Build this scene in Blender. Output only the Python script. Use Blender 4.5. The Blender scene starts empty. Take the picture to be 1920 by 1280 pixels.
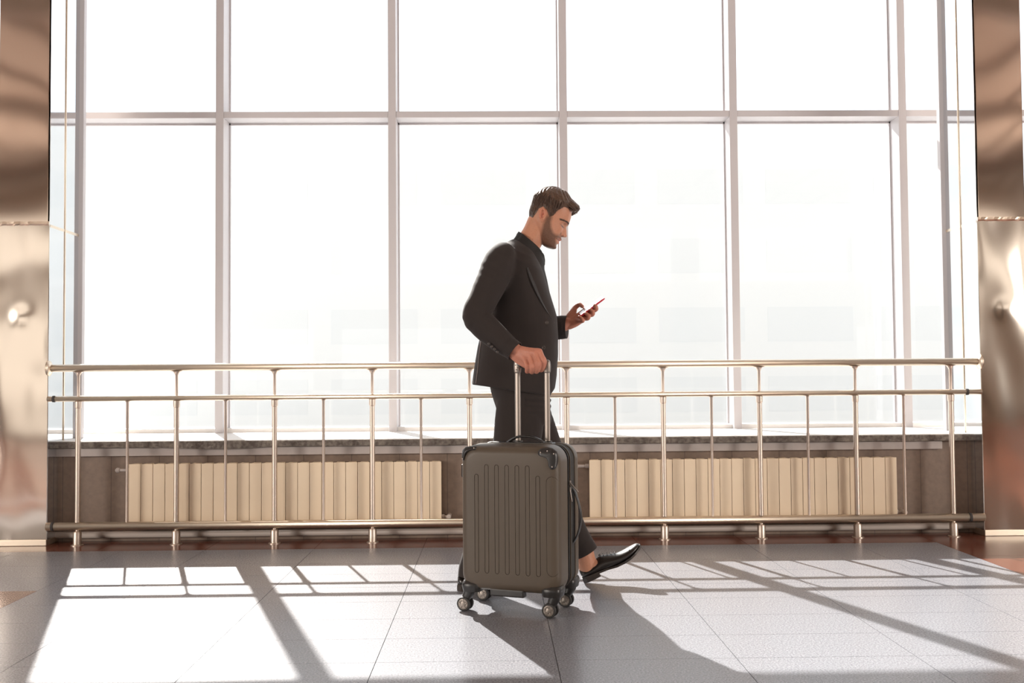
import bpy, bmesh, math, random
import numpy as np
from mathutils import Vector, Matrix, noise
random.seed(7); rng = np.random.default_rng(7)
S = bpy.context.scene; COL = S.collection
PI = math.pi

# ------------------------------------------------------------------ camera
CAM_H, FPX = .92, 1867.
yaw, pitch, roll = .018, math.atan(65/1867), .0075
Fv = Vector((math.sin(yaw)*math.cos(pitch), math.cos(yaw)*math.cos(pitch), math.sin(pitch)))
Rv0 = Vector((math.cos(yaw), -math.sin(yaw), 0)); Uv0 = Rv0.cross(Fv)
Rv = math.cos(roll)*Rv0 - math.sin(roll)*Uv0; Uv = math.cos(roll)*Uv0 + math.sin(roll)*Rv0
cd = bpy.data.cameras.new('camera'); cam = bpy.data.objects.new('camera', cd); COL.objects.link(cam)
cam.matrix_world = Matrix(((Rv.x, Uv.x, -Fv.x, 0), (Rv.y, Uv.y, -Fv.y, 0), (Rv.z, Uv.z, -Fv.z, CAM_H), (0, 0, 0, 1)))
cd.sensor_width = 36; cd.lens = FPX*36/1920; cd.clip_end = 300; cd.clip_start = .05
S.camera = cam

# ------------------------------------------------------------------ daylight and exposure
S.view_settings.view_transform = 'Standard'; S.view_settings.look = 'None'
S.view_settings.gamma = 1; S.view_settings.exposure = 0.0
w = bpy.data.worlds.new('sky'); S.world = w; w.use_nodes = True
nt = w.node_tree; nt.nodes.clear()
out = nt.nodes.new('ShaderNodeOutputWorld'); bg = nt.nodes.new('ShaderNodeBackground')
tc = nt.nodes.new('ShaderNodeTexCoord'); sp = nt.nodes.new('ShaderNodeSeparateXYZ'); cr = nt.nodes.new('ShaderNodeValToRGB')
mr = nt.nodes.new('ShaderNodeMapRange'); mr.inputs[1].default_value = -1; mr.inputs[2].default_value = 1
nt.links.new(tc.outputs['Generated'], sp.inputs[0]); nt.links.new(sp.outputs['Y'], mr.inputs[0]); nt.links.new(mr.outputs[0], cr.inputs[0])
cr.color_ramp.elements[0].position = .35; cr.color_ramp.elements[0].color = (.74, .67, .59, 1)   # warm sunlit haze on the far side of the hall
cr.color_ramp.elements[1].position = .65; cr.color_ramp.elements[1].color = (.93, .97, 1, 1)    # hazy bright sky
nt.links.new(cr.outputs[0], bg.inputs[0]); bg.inputs[1].default_value = 1.75
nt.links.new(bg.outputs[0], out.inputs[0])
sl = bpy.data.lights.new('sun', 'SUN'); sun = bpy.data.objects.new('sun', sl); COL.objects.link(sun)
sl.energy = 15.0; sl.angle = math.radians(.6); sl.color = (1, .93, .85)
sun.rotation_euler = Vector((.355, -1, -.742)).to_track_quat('-Z', 'Y').to_euler()
sun.location = (-4, 12, 9)

for sx in (-1, 1):     # added warm fill lights, unseen at both sides behind the camera
    al = bpy.data.lights.new('fill_light', 'AREA'); ao = bpy.data.objects.new('fill_light', al); COL.objects.link(ao)
    al.shape = 'RECTANGLE'; al.size = 3.0; al.size_y = 2.2; al.energy = 820; al.color = (1, .92, .84)
    ao.location = (sx*10.8, -3.2, 2.6); ao.rotation_euler = (Vector((0, 5, 1))-ao.location).to_track_quat('-Z', 'Y').to_euler()

# ------------------------------------------------------------------ helpers
def m(px, py, Y):
    """real point at distance Y measured from the photograph"""
    d = Fv + Rv*((px-960)/FPX) - Uv*((py-640)/FPX)
    t = Y/d.y
    return Vector((d.x*t, Y, CAM_H + d.z*t))

def mat(name, col, rough=.6, metal=0, spec=.5, var=None, vscale=20, bump=0, bscale=60, bdist=.002, coat=0, stretch=None, attr=None, sheen=0):
    M = bpy.data.materials.new(name); M.use_nodes = True
    n = M.node_tree; b = n.nodes['Principled BSDF']; L = n.links
    b.inputs['Base Color'].default_value = (*col, 1); b.inputs['Roughness'].default_value = rough
    b.inputs['Metallic'].default_value = metal; b.inputs['Specular IOR Level'].default_value = spec
    b.inputs['Coat Weight'].default_value = coat; b.inputs['Sheen Weight'].default_value = sheen
    t = n.nodes.new('ShaderNodeTexCoord'); vec = t.outputs['Object']
    if stretch:
        mp = n.nodes.new('ShaderNodeMapping'); mp.inputs['Scale'].default_value = stretch
        L.new(vec, mp.inputs[0]); vec = mp.outputs[0]
    if var:
        nz = n.nodes.new('ShaderNodeTexNoise'); nz.inputs['Scale'].default_value = vscale; nz.inputs['Detail'].default_value = 6
        L.new(vec, nz.inputs['Vector'])
        r = n.nodes.new('ShaderNodeValToRGB'); r.color_ramp.elements[0].position = .35; r.color_ramp.elements[1].position = .65
        r.color_ramp.elements[0].color = (*col, 1); r.color_ramp.elements[1].color = (*var, 1)
        L.new(nz.outputs[0], r.inputs[0]); L.new(r.outputs[0], b.inputs['Base Color'])
    if attr:
        a = n.nodes.new('ShaderNodeAttribute'); a.attribute_name = attr; L.new(a.outputs['Color'], b.inputs['Base Color'])
    if bump:
        nz = n.nodes.new('ShaderNodeTexNoise'); nz.inputs['Scale'].default_value = bscale; nz.inputs['Detail'].default_value = 3
        L.new(vec, nz.inputs['Vector'])
        bp = n.nodes.new('ShaderNodeBump'); bp.inputs['Strength'].default_value = bump; bp.inputs['Distance'].default_value = bdist
        L.new(nz.outputs[0], bp.inputs['Height']); L.new(bp.outputs[0], b.inputs['Normal'])
    return M

def mesh_obj(name, V, Fc, material, parent=None, smooth=False):
    me = bpy.data.meshes.new(name); me.from_pydata([tuple(v) for v in V], [], [tuple(f) for f in Fc]); me.update()
    if smooth: me.polygons.foreach_set('use_smooth', [True]*len(me.polygons))
    if material: me.materials.append(material)
    o = bpy.data.objects.new(name, me); COL.objects.link(o)
    if parent: o.parent = parent; o.matrix_parent_inverse = parent.matrix_world.inverted() if False else Matrix()
    return o

class MB:
    """collects shapes for ONE mesh"""
    def __init__(s): s.V = []; s.F = []
    def add(s, V, Fc):
        k = len(s.V); s.V += [tuple(v) for v in V]; s.F += [tuple(i+k for i in f) for f in Fc]; return s
    def box(s, x0, x1, y0, y1, z0, z1):
        return s.add([(x0,y0,z0),(x1,y0,z0),(x1,y1,z0),(x0,y1,z0),(x0,y0,z1),(x1,y0,z1),(x1,y1,z1),(x0,y1,z1)],
                     [(0,3,2,1),(4,5,6,7),(0,1,5,4),(1,2,6,5),(2,3,7,6),(3,0,4,7)])
    def bbox(s, x0, x1, y0, y1, z0, z1, b=.004):
        """box with chamfered edges"""
        bm = bmesh.new(); bmesh.ops.create_cube(bm, size=1)
        for v in bm.verts: v.co = Vector(((x0+x1)/2+v.co.x*(x1-x0), (y0+y1)/2+v.co.y*(y1-y0), (z0+z1)/2+v.co.z*(z1-z0)))
        bmesh.ops.bevel(bm, geom=bm.edges[:], offset=b, segments=2, affect='EDGES', profile=.6)
        bm.verts.index_update(); s.add([v.co[:] for v in bm.verts], [[v.index for v in f.verts] for f in bm.faces]); bm.free(); return s
    def tube(s, pts, rad, n=16, caps=True, **k):
        V, Fc = tube(pts, rad, n, caps, **k); return s.add(V, Fc)
    def lathe(s, prof, c, axis='Z', n=24):
        V = []; Fc = []
        for i, (r, h) in enumerate(prof):
            for j in range(n):
                a = 2*PI*j/n; p = (r*math.cos(a), r*math.sin(a), h)
                if axis == 'X': p = (h, p[0], p[1])
                if axis == 'Y': p = (p[0], h, -p[1])
                V.append((c[0]+p[0], c[1]+p[1], c[2]+p[2]))
        for i in range(len(prof)-1):
            for j in range(n):
                k = (j+1) % n; Fc.append((i*n+j, i*n+k, (i+1)*n+k, (i+1)*n+j))
        Fc.append(tuple(range(n))[::-1]); Fc.append(tuple((len(prof)-1)*n+j for j in range(n)))
        return s.add(V, Fc)
    def build(s, name, material, parent=None, smooth=False, angle=None):
        o = mesh_obj(name, s.V, s.F, material, parent, smooth or angle is not None)
        bm = bmesh.new(); bm.from_mesh(o.data); bmesh.ops.recalc_face_normals(bm, faces=bm.faces[:])
        if angle is not None:
            for e in bm.edges:
                if len(e.link_faces) == 2 and e.calc_face_angle(0) > math.radians(angle): e.smooth = False
        bm.to_mesh(o.data); bm.free()
        return o

def catmull(P, sub):
    P = [np.array(p, float) for p in P]
    if len(P) < 3: sub = max(sub, 1)
    Q = [2*P[0]-P[1]] + P + [2*P[-1]-P[-2]]; R = []
    for i in range(1, len(Q)-2):
        for k in range(sub):
            t = k/sub; a, b, c, d = Q[i-1:i+3]
            R.append(.5*((2*b)+(-a+c)*t+(2*a-5*b+4*c-d)*t*t+(-a+3*b-3*c+d)*t**3))
    R.append(P[-1]); return R

def tube(pts, rad, n=16, caps=True, sub=4, flat=None, hint=(0, 1, 0), pw=2.):
    """tapering tube; rad entries are r or (r_in_plane, r_depth)"""
    data = [list(p)+(list(r) if isinstance(r, (tuple, list)) else [r, r]) for p, r in zip(pts, rad)]
    D = catmull(data, sub if len(data) > 2 else 1)
    if caps:
        def cap(a, b, k):
            t = (a[:3]-b[:3]); L = np.linalg.norm(t) or 1; t = t/L; r = min(a[3], a[4]); o = []
            for q in (.45, .8, .97): 
                e = a.copy(); e[:3] = a[:3]+t*r*q; sc = math.sqrt(1-q*q); e[3] *= sc; e[4] *= sc; o.append(e)
            return o
        D = cap(D[0], D[1], 0)[::-1] + D + cap(D[-1], D[-2], 0)
    V = []; Fc = []
    h0 = np.array(hint, float)
    for i, d in enumerate(D):
        t = D[min(i+1, len(D)-1)][:3]-D[max(i-1, 0)][:3]; t = t/(np.linalg.norm(t) or 1)
        h = h0-t*np.dot(h0, t)
        if np.linalg.norm(h) < .3: h = np.array((1., 0, 0)); h = h-t*np.dot(h, t)
        h = h/np.linalg.norm(h); nn = np.cross(t, h)
        for j in range(n):
            a = 2*PI*j/n; ca, sa = math.cos(a), math.sin(a)
            if pw != 2: ca = math.copysign(abs(ca)**(2/pw), ca); sa = math.copysign(abs(sa)**(2/pw), sa)
            V.append(d[:3]+nn*d[3]*ca+h*d[4]*sa)
    N = len(D)
    for i in range(N-1):
        for j in range(n):
            k = (j+1) % n; Fc.append((i*n+j, i*n+k, (i+1)*n+k, (i+1)*n+j))
    Fc.append(tuple(range(n))[::-1]); Fc.append(tuple((N-1)*n+j for j in range(n)))
    return V, Fc

def solid(name, mb, material, parent=None, voxel=.004, smooth=2, disp=None, color=None):
    """merge overlapping shapes into one continuous surface"""
    o = mb.build(name, None)
    r = o.modifiers.new('r', 'REMESH'); r.mode = 'VOXEL'; r.voxel_size = voxel; r.use_smooth_shade = True
    s = o.modifiers.new('s', 'SMOOTH'); s.factor = .5; s.iterations = smooth
    dg = bpy.context.evaluated_depsgraph_get(); dg.update()
    me = bpy.data.meshes.new_from_object(o.evaluated_get(dg)); bpy.data.objects.remove(o)
    if disp:
        co = np.empty(len(me.vertices)*3); me.vertices.foreach_get('co', co); co = co.reshape(-1, 3)
        nr = np.empty(len(me.vertices)*3); me.vertices.foreach_get('normal', nr); nr = nr.reshape(-1, 3)
        me.vertices.foreach_set('co', disp(co, nr).ravel()); me.update()
    me.polygons.foreach_set('use_smooth', [True]*len(me.polygons))
    me.materials.clear(); me.materials.append(material)
    if color:
        co = np.empty(len(me.vertices)*3); me.vertices.foreach_get('co', co); co = co.reshape(-1, 3)
        a = me.color_attributes.new('tint', 'FLOAT_COLOR', 'POINT')
        c = np.ones((len(co), 4)); c[:, :3] = color(co); a.data.foreach_set('color', c.ravel())
    me.name = name
    o = bpy.data.objects.new(name, me); COL.objects.link(o)
    if parent: o.parent = parent
    return o

def local(o, root):
    """geometry was written in world coordinates: keep it in place under a root that sits elsewhere"""
    o.matrix_parent_inverse = Matrix.Translation(-root.location) if root.rotation_euler.z == 0 else Matrix()
    return o

def thing(name, label, cat, loc=(0,0,0), rz=0, group=None):
    o = bpy.data.objects.new(name, None); o.empty_display_size = .1; COL.objects.link(o)
    o.location = loc; o.rotation_euler = (0, 0, rz)
    if label: o['label'] = label
    if cat: o['category'] = cat
    if group: o['group'] = group
    return o
def tag(o, label, cat, group=None):
    o['label'] = label; o['category'] = cat
    if group: o['group'] = group
    return o
def struct(o): o['kind'] = 'structure'; return o

# ------------------------------------------------------------------ materials
STEEL_PARAMS = dict(metal=1, spec=.5)
M_rail = mat('brushed rail steel', (.76, .66, .54), .42, bump=.15, bscale=400, bdist=.0003, stretch=(.05, 1, 1), **STEEL_PARAMS)
M_post = mat('brushed post steel', (.62, .53, .46), .45, bump=.15, bscale=400, bdist=.0003, stretch=(1, 1, .05), **STEEL_PARAMS)
def steel(name, col, rough, amp, sc, amp2=0):
    M = mat(name, col, rough, metal=1); n = M.node_tree; L = n.links; b = n.nodes['Principled BSDF']
    t = n.nodes['Texture Coordinate']; last = None
    for a, s_, st in ((amp, sc, (1, 1, .55)), (amp2, 3*sc, (1, 1, .8))):
        if not a: continue
        mp = n.nodes.new('ShaderNodeMapping'); mp.inputs['Scale'].default_value = st; L.new(t.outputs['Object'], mp.inputs[0])
        nz = n.nodes.new('ShaderNodeTexNoise'); nz.inputs['Scale'].default_value = s_; nz.inputs['Detail'].default_value = 0; L.new(mp.outputs[0], nz.inputs['Vector'])
        bp = n.nodes.new('ShaderNodeBump'); bp.inputs['Strength'].default_value = 1; bp.inputs['Distance'].default_value = a
        L.new(nz.outputs[0], bp.inputs['Height'])
        if last: L.new(last, bp.inputs['Normal'])
        last = bp.outputs[0]
    if last: L.new(last, b.inputs['Normal'])
    return M
M_steel_up = steel('polished steel upper', (.74, .62, .53), .08, .010, 2.2)
M_steel_lo = steel('polished steel lower', (.80, .71, .62), .12, .05, 1.3, .006)
M_mirror = steel('mirror steel reveal', (.84, .87, .90), .05, .004, 2.)
M_frame = mat('window frame enamel', (.52, .50, .515), .35, spec=.4)
M_white = mat('white enamel', (.78, .77, .76), .4)
M_radiator = mat('cream radiator enamel', (.80, .665, .495), .45, var=(.77, .63, .465), vscale=6, bump=.2, bscale=90, bdist=.0006)
M_sillstone = mat('dark sill stone', (.09, .072, .062), .7, var=(.19, .165, .14), vscale=55, bump=.8, bscale=70, bdist=.006)
M_stripmetal = mat('painted strip', (.42, .37, .35), .5, var=(.36, .32, .30), vscale=9)
M_pipe = mat('painted pipe', (.50, .44, .40), .45)
M_red = None

def granite(name, c1, c2, c3, rough):
    M = bpy.data.materials.new(name); M.use_nodes = True; n = M.node_tree; L = n.links; b = n.nodes['Principled BSDF']
    t = n.nodes.new('ShaderNodeTexCoord')
    nz = n.nodes.new('ShaderNodeTexNoise'); nz.inputs['Scale'].default_value = 150; nz.inputs['Detail'].default_value = 3; nz.inputs['Roughness'].default_value = .8
    r = n.nodes.new('ShaderNodeValToRGB'); e = r.color_ramp.elements
    e[0].position = .34; e[0].color = (*c1, 1); e[1].position = .68; e[1].color = (*c3, 1); x = e.new(.5); x.color = (*c2, 1)
    L.new(t.outputs['Object'], nz.inputs['Vector']); L.new(nz.outputs[0], r.inputs[0])
    L.new(r.outputs[0], b.inputs['Base Color'])
    b.inputs['Specular IOR Level'].default_value = .5
    b.inputs['Roughness'].default_value = rough
    return M
M_floor = granite('grey granite', (.125, .128, .145), (.225, .23, .253), (.375, .38, .40), .27)
M_redgr = granite('red granite', (.06, .020, .013), (.13, .038, .022), (.26, .08, .045), .2)
M_joint = mat('dark joint', (.05, .045, .045), .8)

M_glass = bpy.data.materials.new('window glass'); M_glass.use_nodes = True
n = M_glass.node_tree; n.nodes.clear(); L = n.links
o_ = n.nodes.new('ShaderNodeOutputMaterial'); tr = n.nodes.new('ShaderNodeBsdfTransparent'); gl = n.nodes.new('ShaderNodeBsdfGlossy'); mx = n.nodes.new('ShaderNodeMixShader'); lw = n.nodes.new('ShaderNodeLayerWeight'); pw_ = n.nodes.new('ShaderNodeMath'); pw_.operation = 'POWER'; pw_.inputs[1].default_value = 5
fr = n.nodes.new('ShaderNodeMath'); fr.operation = 'MULTIPLY_ADD'; fr.inputs[1].default_value = .9; fr.inputs[2].default_value = .03
L.new(lw.outputs['Facing'], pw_.inputs[0]); L.new(pw_.outputs[0], fr.inputs[0])
gl.inputs['Roughness'].default_value = .02; tr.inputs[0].default_value = (.97, .985, 1, 1)
L.new(fr.outputs[0], mx.inputs[0]); L.new(tr.outputs[0], mx.inputs[1]); L.new(gl.outputs[0], mx.inputs[2]); L.new(mx.outputs[0], o_.inputs[0])

# ------------------------------------------------------------------ the hall: floor
XL, XR = -2.49, 2.76           # inner faces of the two pillars
def inside(x, y): return (XL-.35 < x < XR+.4)
mb = MB(); mb.box(-12, 12, -9, 5.95, -.12, -.004)
struct(mb.build('floor', M_joint))
# slabs laid over the bed, with real gaps between them
def slabs(name, x0, x1, y0, y1, sx, sy, ox, oy, material, gap=.0022, skip=None):
    b = MB(); ix0 = math.floor((x0-ox)/sx); iy0 = math.floor((y0-oy)/sy)
    i = ix0
    while ox+i*sx < x1:
        j = iy0
        while oy+j*sy < y1:
            a, c = max(x0, ox+i*sx)+gap/2, min(x1, ox+(i+1)*sx)-gap/2
            d, e = max(y0, oy+j*sy)+gap/2, min(y1, oy+(j+1)*sy)-gap/2
            if c-a > .01 and e-d > .01 and not (skip and skip((a+c)/2, (d+e)/2)): b.box(a, c, d, e, -.02, 0)
            j += 1
        i += 1
    return struct(b.build(name, material))
slabs('floor', -2.0, 2.4, -9, 5.41, .585, .29, -1.56, 4.415, M_floor)
slabs('floor', 2.4, 12, -9, 5.95, .585, .585, 2.4, 4.415, M_redgr)
slabs('floor', -12, -2.0, 4.415, 5.41, .585, .29, -1.975, 4.415, M_floor)
slabs('floor', -12, -2.0, 3.9, 4.415, .585, .515, -1.975, 3.9, M_redgr)
slabs('floor', -12, -2.0, 3.64, 3.9, .585, .29, -1.975, 3.64, M_floor)
slabs('floor', -12, -2.0, -9, 3.64, .585, .29, -1.975, 3.64, M_redgr)
slabs('floor', -12, 2.4, 5.41, 5.95, .585, .54, -1.56, 5.41, M_redgr)

WX = [-1.763+1.111*k for k in range(-7, 12)]
# walls, ceiling
def tilewall(name, c1, c2, w, h, rough=.55, mort=(.08, .065, .055)):
    M = mat(name, c1, rough); n = M.node_tree; L = n.links; b = n.nodes['Principled BSDF']
    t = n.nodes['Texture Coordinate']; mp = n.nodes.new('ShaderNodeMapping'); mp.inputs['Rotation'].default_value = (PI/2, 0, 0)
    L.new(t.outputs['Object'], mp.inputs[0])
    br = n.nodes.new('ShaderNodeTexBrick'); br.offset = 0; br.inputs['Scale'].default_value = 1
    br.inputs['Brick Width'].default_value = w; br.inputs['Row Height'].default_value = h; br.inputs['Mortar Size'].default_value = .0015
    br.inputs['Color1'].default_value = (*c1, 1); br.inputs['Color2'].default_value = (*c2, 1); br.inputs['Mortar'].default_value = (*mort, 1)
    L.new(mp.outputs[0], br.inputs['Vector'])
    nz = n.nodes.new('ShaderNodeTexNoise'); nz.inputs['Scale'].default_value = 40; nz.inputs['Detail'].default_value = 8; L.new(t.outputs['Object'], nz.inputs['Vector'])
    mr_ = n.nodes.new('ShaderNodeMapRange'); mr_.inputs[3].default_value = .75; mr_.inputs[4].default_value = 1.25; L.new(nz.outputs[0], mr_.inputs[0])
    sc = n.nodes.new('ShaderNodeVectorMath'); sc.operation = 'SCALE'; L.new(br.outputs[0], sc.inputs[0]); L.new(mr_.outputs[0], sc.inputs['Scale'])
    L.new(sc.outputs[0], b.inputs['Base Color'])
    return M
M_low = tilewall('brown wall tiles', (.215, .155, .118), (.185, .132, .10), .2735, .6)
M_beige = tilewall('beige hall wall', (.62, .50, .39), (.58, .46, .36), 1.2, .8, .5)
M_ceil = tilewall('ceiling panels', (.55, .46, .40), (.52, .44, .38), .6, 8, .4)
HALL_H = 4.7
struct(MB().box(-12, 12, 5.74, 6.56, 0, .535).build('wall_front', M_low))
struct(MB().box(-12, 12, 6.4, 6.6, 4.3, HALL_H+.1).box(-12, WX[0], 6.4, 6.6, .5, 4.4).box(WX[-1], 12, 6.4, 6.6, .5, 4.4).build('wall_front', M_beige))
struct(MB().box(-12.2, -12, -9, 6.6, 0, HALL_H).build('wall_left', M_beige))
struct(MB().box(12, 12.2, -9, 6.6, 0, HALL_H).build('wall_right', M_beige))
bw = MB().box(-12, 12, -9.2, -9, 0, .4).box(-12, 12, -9.2, -9, 2.0, 3.0).box(1, 12, -9.2, -9, .4, 2.0).box(-12, 12, -9.2, -9, 4.2, HALL_H)
for x in (-12, -8, -4, 0, 4, 8, 11.4): bw.box(x, x+.6, -9.2, -9, .4, 4.2)
struct(bw.build('wall_back', M_beige))
c = MB().box(-12.2, 12.2, -9.2, 6.6, HALL_H, HALL_H+.15)
cl = struct(c.build('ceiling', M_ceil))
g = MB()
for i in range(-11, 12):
    g.box(i-.04, i+.04, -9, 6.4, HALL_H-.05, HALL_H+.002)
for y in (-6.5, -2.5, 1.5): g.box(-12, 12, y-.10, y+.10, HALL_H-.18, HALL_H)
struct(g.build('ceiling', mat('ceiling ribs', (.25, .20, .17), .5)))

# sill, strip, pipe
sb = MB(); xs = np.linspace(-9.5, 10, 420)
V = []; Fc = []
for i, x in enumerate(xs):
    dz = .004*noise.noise(Vector((x*4, 1, 0)))+.002*noise.noise(Vector((x*17, 1, 0)))
    if -1.95 < x < -1.2: dz -= .012*math.sin((x+1.95)/.75*PI)**2
    V += [(x, 5.685+.002*noise.noise(Vector((x*30, 5, 0))), .532+dz), (x, 5.681, .563), (x, 5.685, .567), (x, 6.58, .562), (x, 6.58, .532)]
for i in range(len(xs)-1):
    for k in range(5):
        l = (k+1) % 5; Fc.append((i*5+k, i*5+l, (i+1)*5+l, (i+1)*5+k))
Fc += [(0,1,2,3,4), tuple((len(xs)-1)*5+k for k in (4,3,2,1,0))]
sb.add(V, Fc)
struct(sb.build('trim_1', M_sillstone))
struct(MB().bbox(-9.5, 10, 5.705, 6.5, .560, .5705, .002).build('trim_4', mat('sunlit sill white', (.75, .73, .70), .5)))  # added white board gives the sill top its sunlit look
struct(MB().bbox(-2.49, 2.58, 5.712, 5.742, .482, .530, .004).build('trim_2', M_stripmetal))
struct(MB().tube([(-2.49, 5.72, .040), (2.76, 5.72, .040)], [.019, .019], n=20, caps=False).build('trim_3', M_pipe, smooth=True))

# ------------------------------------------------------------------ windows
WX = [-1.763+1.111*k for k in range(-7, 12)]
def window(k, xs):
    X0, X1 = xs[0], xs[-1]
    W = thing('window_%d' % k, None, None, (X0, 6.5, .56)); W['kind'] = 'structure'
    y0, y1 = 6.41, 6.60; hw = .0255
    def P(mb_, name, mt, **kw): return local(mb_.build(name, mt, W, **kw), W)
    b = MB()
    b.bbox(X0, X1, y0, y1, 4.28, 4.34, .003)
    P(b, 'frame', M_frame)
    P(MB().bbox(X0, X1, 6.46, y1, .558, .598, .003), 'bottom_rail', M_white)
    for x in xs:
        b = MB(); b.bbox(x-hw, x+hw, y0, y1, .56, 4.30, .003); b.box(x-hw-.009, x+hw+.009, 6.55, 6.57, .6, 4.28)
        P(b, 'mullion', M_frame)
    for a, c in zip(xs[:-1], xs[1:]):
        a += hw; c -= hw
        b = MB(); b.bbox(a, c, y0+.004, y1, 2.600, 2.642, .003); b.box(a, c, 6.55, 6.57, 2.588, 2.654)
        P(b, 'transom', M_frame)
        b = MB(); b.box(a-.004, c+.004, 6.557, 6.563, .595, 2.605); P(b, 'pane', M_glass)
        b = MB(); b.box(a-.004, c+.004, 6.557, 6.563, 2.638, 4.29); P(b, 'pane', M_glass)
    return W
window(1, WX)

# ------------------------------------------------------------------ steel clad pillars
def pillar(x0, x1, side, label):
    """side=+1: inner face looks towards +x"""
    T = thing('steel_pillar', label, 'pillar', ((x0+x1)/2, 5.75, 0))
    def P(b, n_, mt, **k): return local(b.build(n_, mt, T, **k), T)
    P(MB().bbox(x0+.008, x1-.008, 5.606, 5.99, 1.80, HALL_H, .004), 'upper_cladding', M_steel_up)
    # lower cladding: dented sheet, finely divided
    b = MB(); nx, nz = 14, 80; V = []; Fc = []
    for j in range(nz+1):
        for i in range(nx+1):
            x = x0+(x1-x0)*i/nx; z = .03+(1.795-.03)*j/nz
            e = math.sin(PI*i/nx)**.5
            y = 5.6-e*.006*(noise.noise(Vector((x*6, z*2.2, 3)))) - .004*e*math.exp(-((x-(x0+x1)/2)**2+(z-1.27)**2)/.003)
            V.append((x, y, z))
    for j in range(nz):
        for i in range(nx): a = j*(nx+1)+i; Fc.append((a, a+1, a+nx+2, a+nx+1))
    k = len(V)
    V += [(x0, 5.99, .03), (x1, 5.99, .03), (x1, 5.99, 1.795), (x0, 5.99, 1.795)]
    Fc += [tuple([k, 0]+[0][:0]+[nx, k+1])[:4], (k, k+1, k+2, k+3)]
    Fc.append(tuple([k+3]+[nz*(nx+1)+i for i in range(nx+1)]+[k+2]))
    Fc.append(tuple([j*(nx+1) for j in range(nz+1)]+[k+3, k])); Fc.append(tuple([j*(nx+1)+nx for j in range(nz+1)]+[k+2, k+1]))
    b.add(V, Fc); P(b, 'lower_cladding', M_steel_lo, angle=40)
    P(MB().bbox(x0-.003, x1+.003, 5.594, 5.93, 0, .034, .003), 'base_plate', M_rail)
    # crumpled seam strip where the two claddings meet
    b = MB(); xs_ = np.linspace(x0-.002, x1+.002, 24); V = []; Fc = []
    for x in xs_:
        q = .003*noise.noise(Vector((x*40, 2, 0)))
        V += [(x, 5.599+q, 1.783+q), (x, 5.593-q, 1.792), (x, 5.597+2*q, 1.806+q), (x, 5.61, 1.806), (x, 5.61, 1.783)]
    for i in range(len(xs_)-1):
        for c_ in range(5): l = (c_+1) % 5; Fc.append((i*5+c_, i*5+l, i*5+5+l, i*5+5+c_))
    Fc += [(4,3,2,1,0), tuple((len(xs_)-1)*5+c_ for c_ in range(5))]
    b.add(V, Fc); P(b, 'seam_strip', M_rail)
    # mirror reveal facing the window, with its vertical joint bead and thin horizontal bands
    xi = x1 if side > 0 else x0
    P(MB().box(*sorted((xi, xi+side*.0025)), 5.604, 5.99, .02, HALL_H), 'mirror_reveal', M_mirror)
    P(MB().tube([(xi+side*.004, 5.80, .10), (xi+side*.004, 5.80, HALL_H)], [.0045, .0045], n=10, caps=False), 'joint_bead', M_rail, smooth=True)
    P(MB().box(*sorted((xi, xi+side*.004)), 5.61, 5.99, 1.775, 1.79), 'cover_band', M_rail)
    P(MB().bbox(*sorted((xi-side*.02, xi+side*.028)), 5.99, 6.03, .57, HALL_H, .003), 'rear_trim', M_frame)
    return T
pillar(XL-.295, XL, 1, 'polished steel clad square pillar left of the window, dented below')
pillar(XR, XR+.285, -1, 'polished steel clad square pillar right of the window, with ribbed ceiling reflected in it')

# ------------------------------------------------------------------ railing
R = thing('railing', 'brushed steel railing with three horizontal pipes running in front of the window and radiators', 'railing', (XL, 5.6, 0))
def P(b, n_, mt=None, **k): return local(b.build(n_, mt or M_rail, R, **k), R)
P(MB().tube([(XL+.002, 5.6, .983), (XR-.002, 5.6, .983)], [.0205]*2, 24, caps=False), 'handrail', smooth=True)
P(MB().tube([(XL+.002, 5.6, .812), (XR-.002, 5.6, .812)], [.0155]*2, 24, caps=False), 'middle_rail', smooth=True)
P(MB().tube([(XL+.002, 5.6, .106), (XR-.002, 5.6, .106)], [.0225]*2, 24, caps=False), 'bottom_rail', smooth=True)
for x, s in ((XL+.0035, 1), (XR-.0035, -1)):
    P(MB().lathe([(.020, .02*s), (.028, .014*s), (.043, .006*s), (.043, 0)], (x, 5.6, .983), 'X'), 'wall_flange', smooth=True)
for z, r in ((.812, .018), (.106, .0255)):
    for x in (XL+.03, XR-.09): P(MB().lathe([(r, 0), (r, .012)], (x, 5.6, z), 'X'), 'joint_ring', M_joint)
PX = [-2.319+.5447*k for k in range(10)]
for x in PX:
    P(MB().lathe([(.0145, .128), (.0145, .76), (.0175, .762), (.0185, .775), (.0185, .797)], (x, 5.6, 0)), 'post', M_post, angle=35)
    b = MB().lathe([(.008, .826), (.008, .940), (.011, .944), (.011, .955)], (x, 5.6, 0))
    b.tube([(x, 5.6, .945), (x, 5.6, .958), (x, 5.6, .963)], [(.010, .010), (.020, .012), (.034, .014)], 14, caps=False)
    P(b, 'handrail_bracket', M_post, angle=50)
    P(MB().lathe([(.034, 0), (.034, .004), (.0225, .006), (.0225, .070), (.018, .078), (.010, .080), (.010, .088)], (x, 5.6, 0)), 'foot', M_post, angle=35)
for i in range(9):
    x = (PX[i]+PX[i+1])/2
    P(MB().lathe([(.008, .125), (.008, .79), (.012, .797)], (x, 5.6, 0), n=14), 'baluster', M_post, angle=50)

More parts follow.
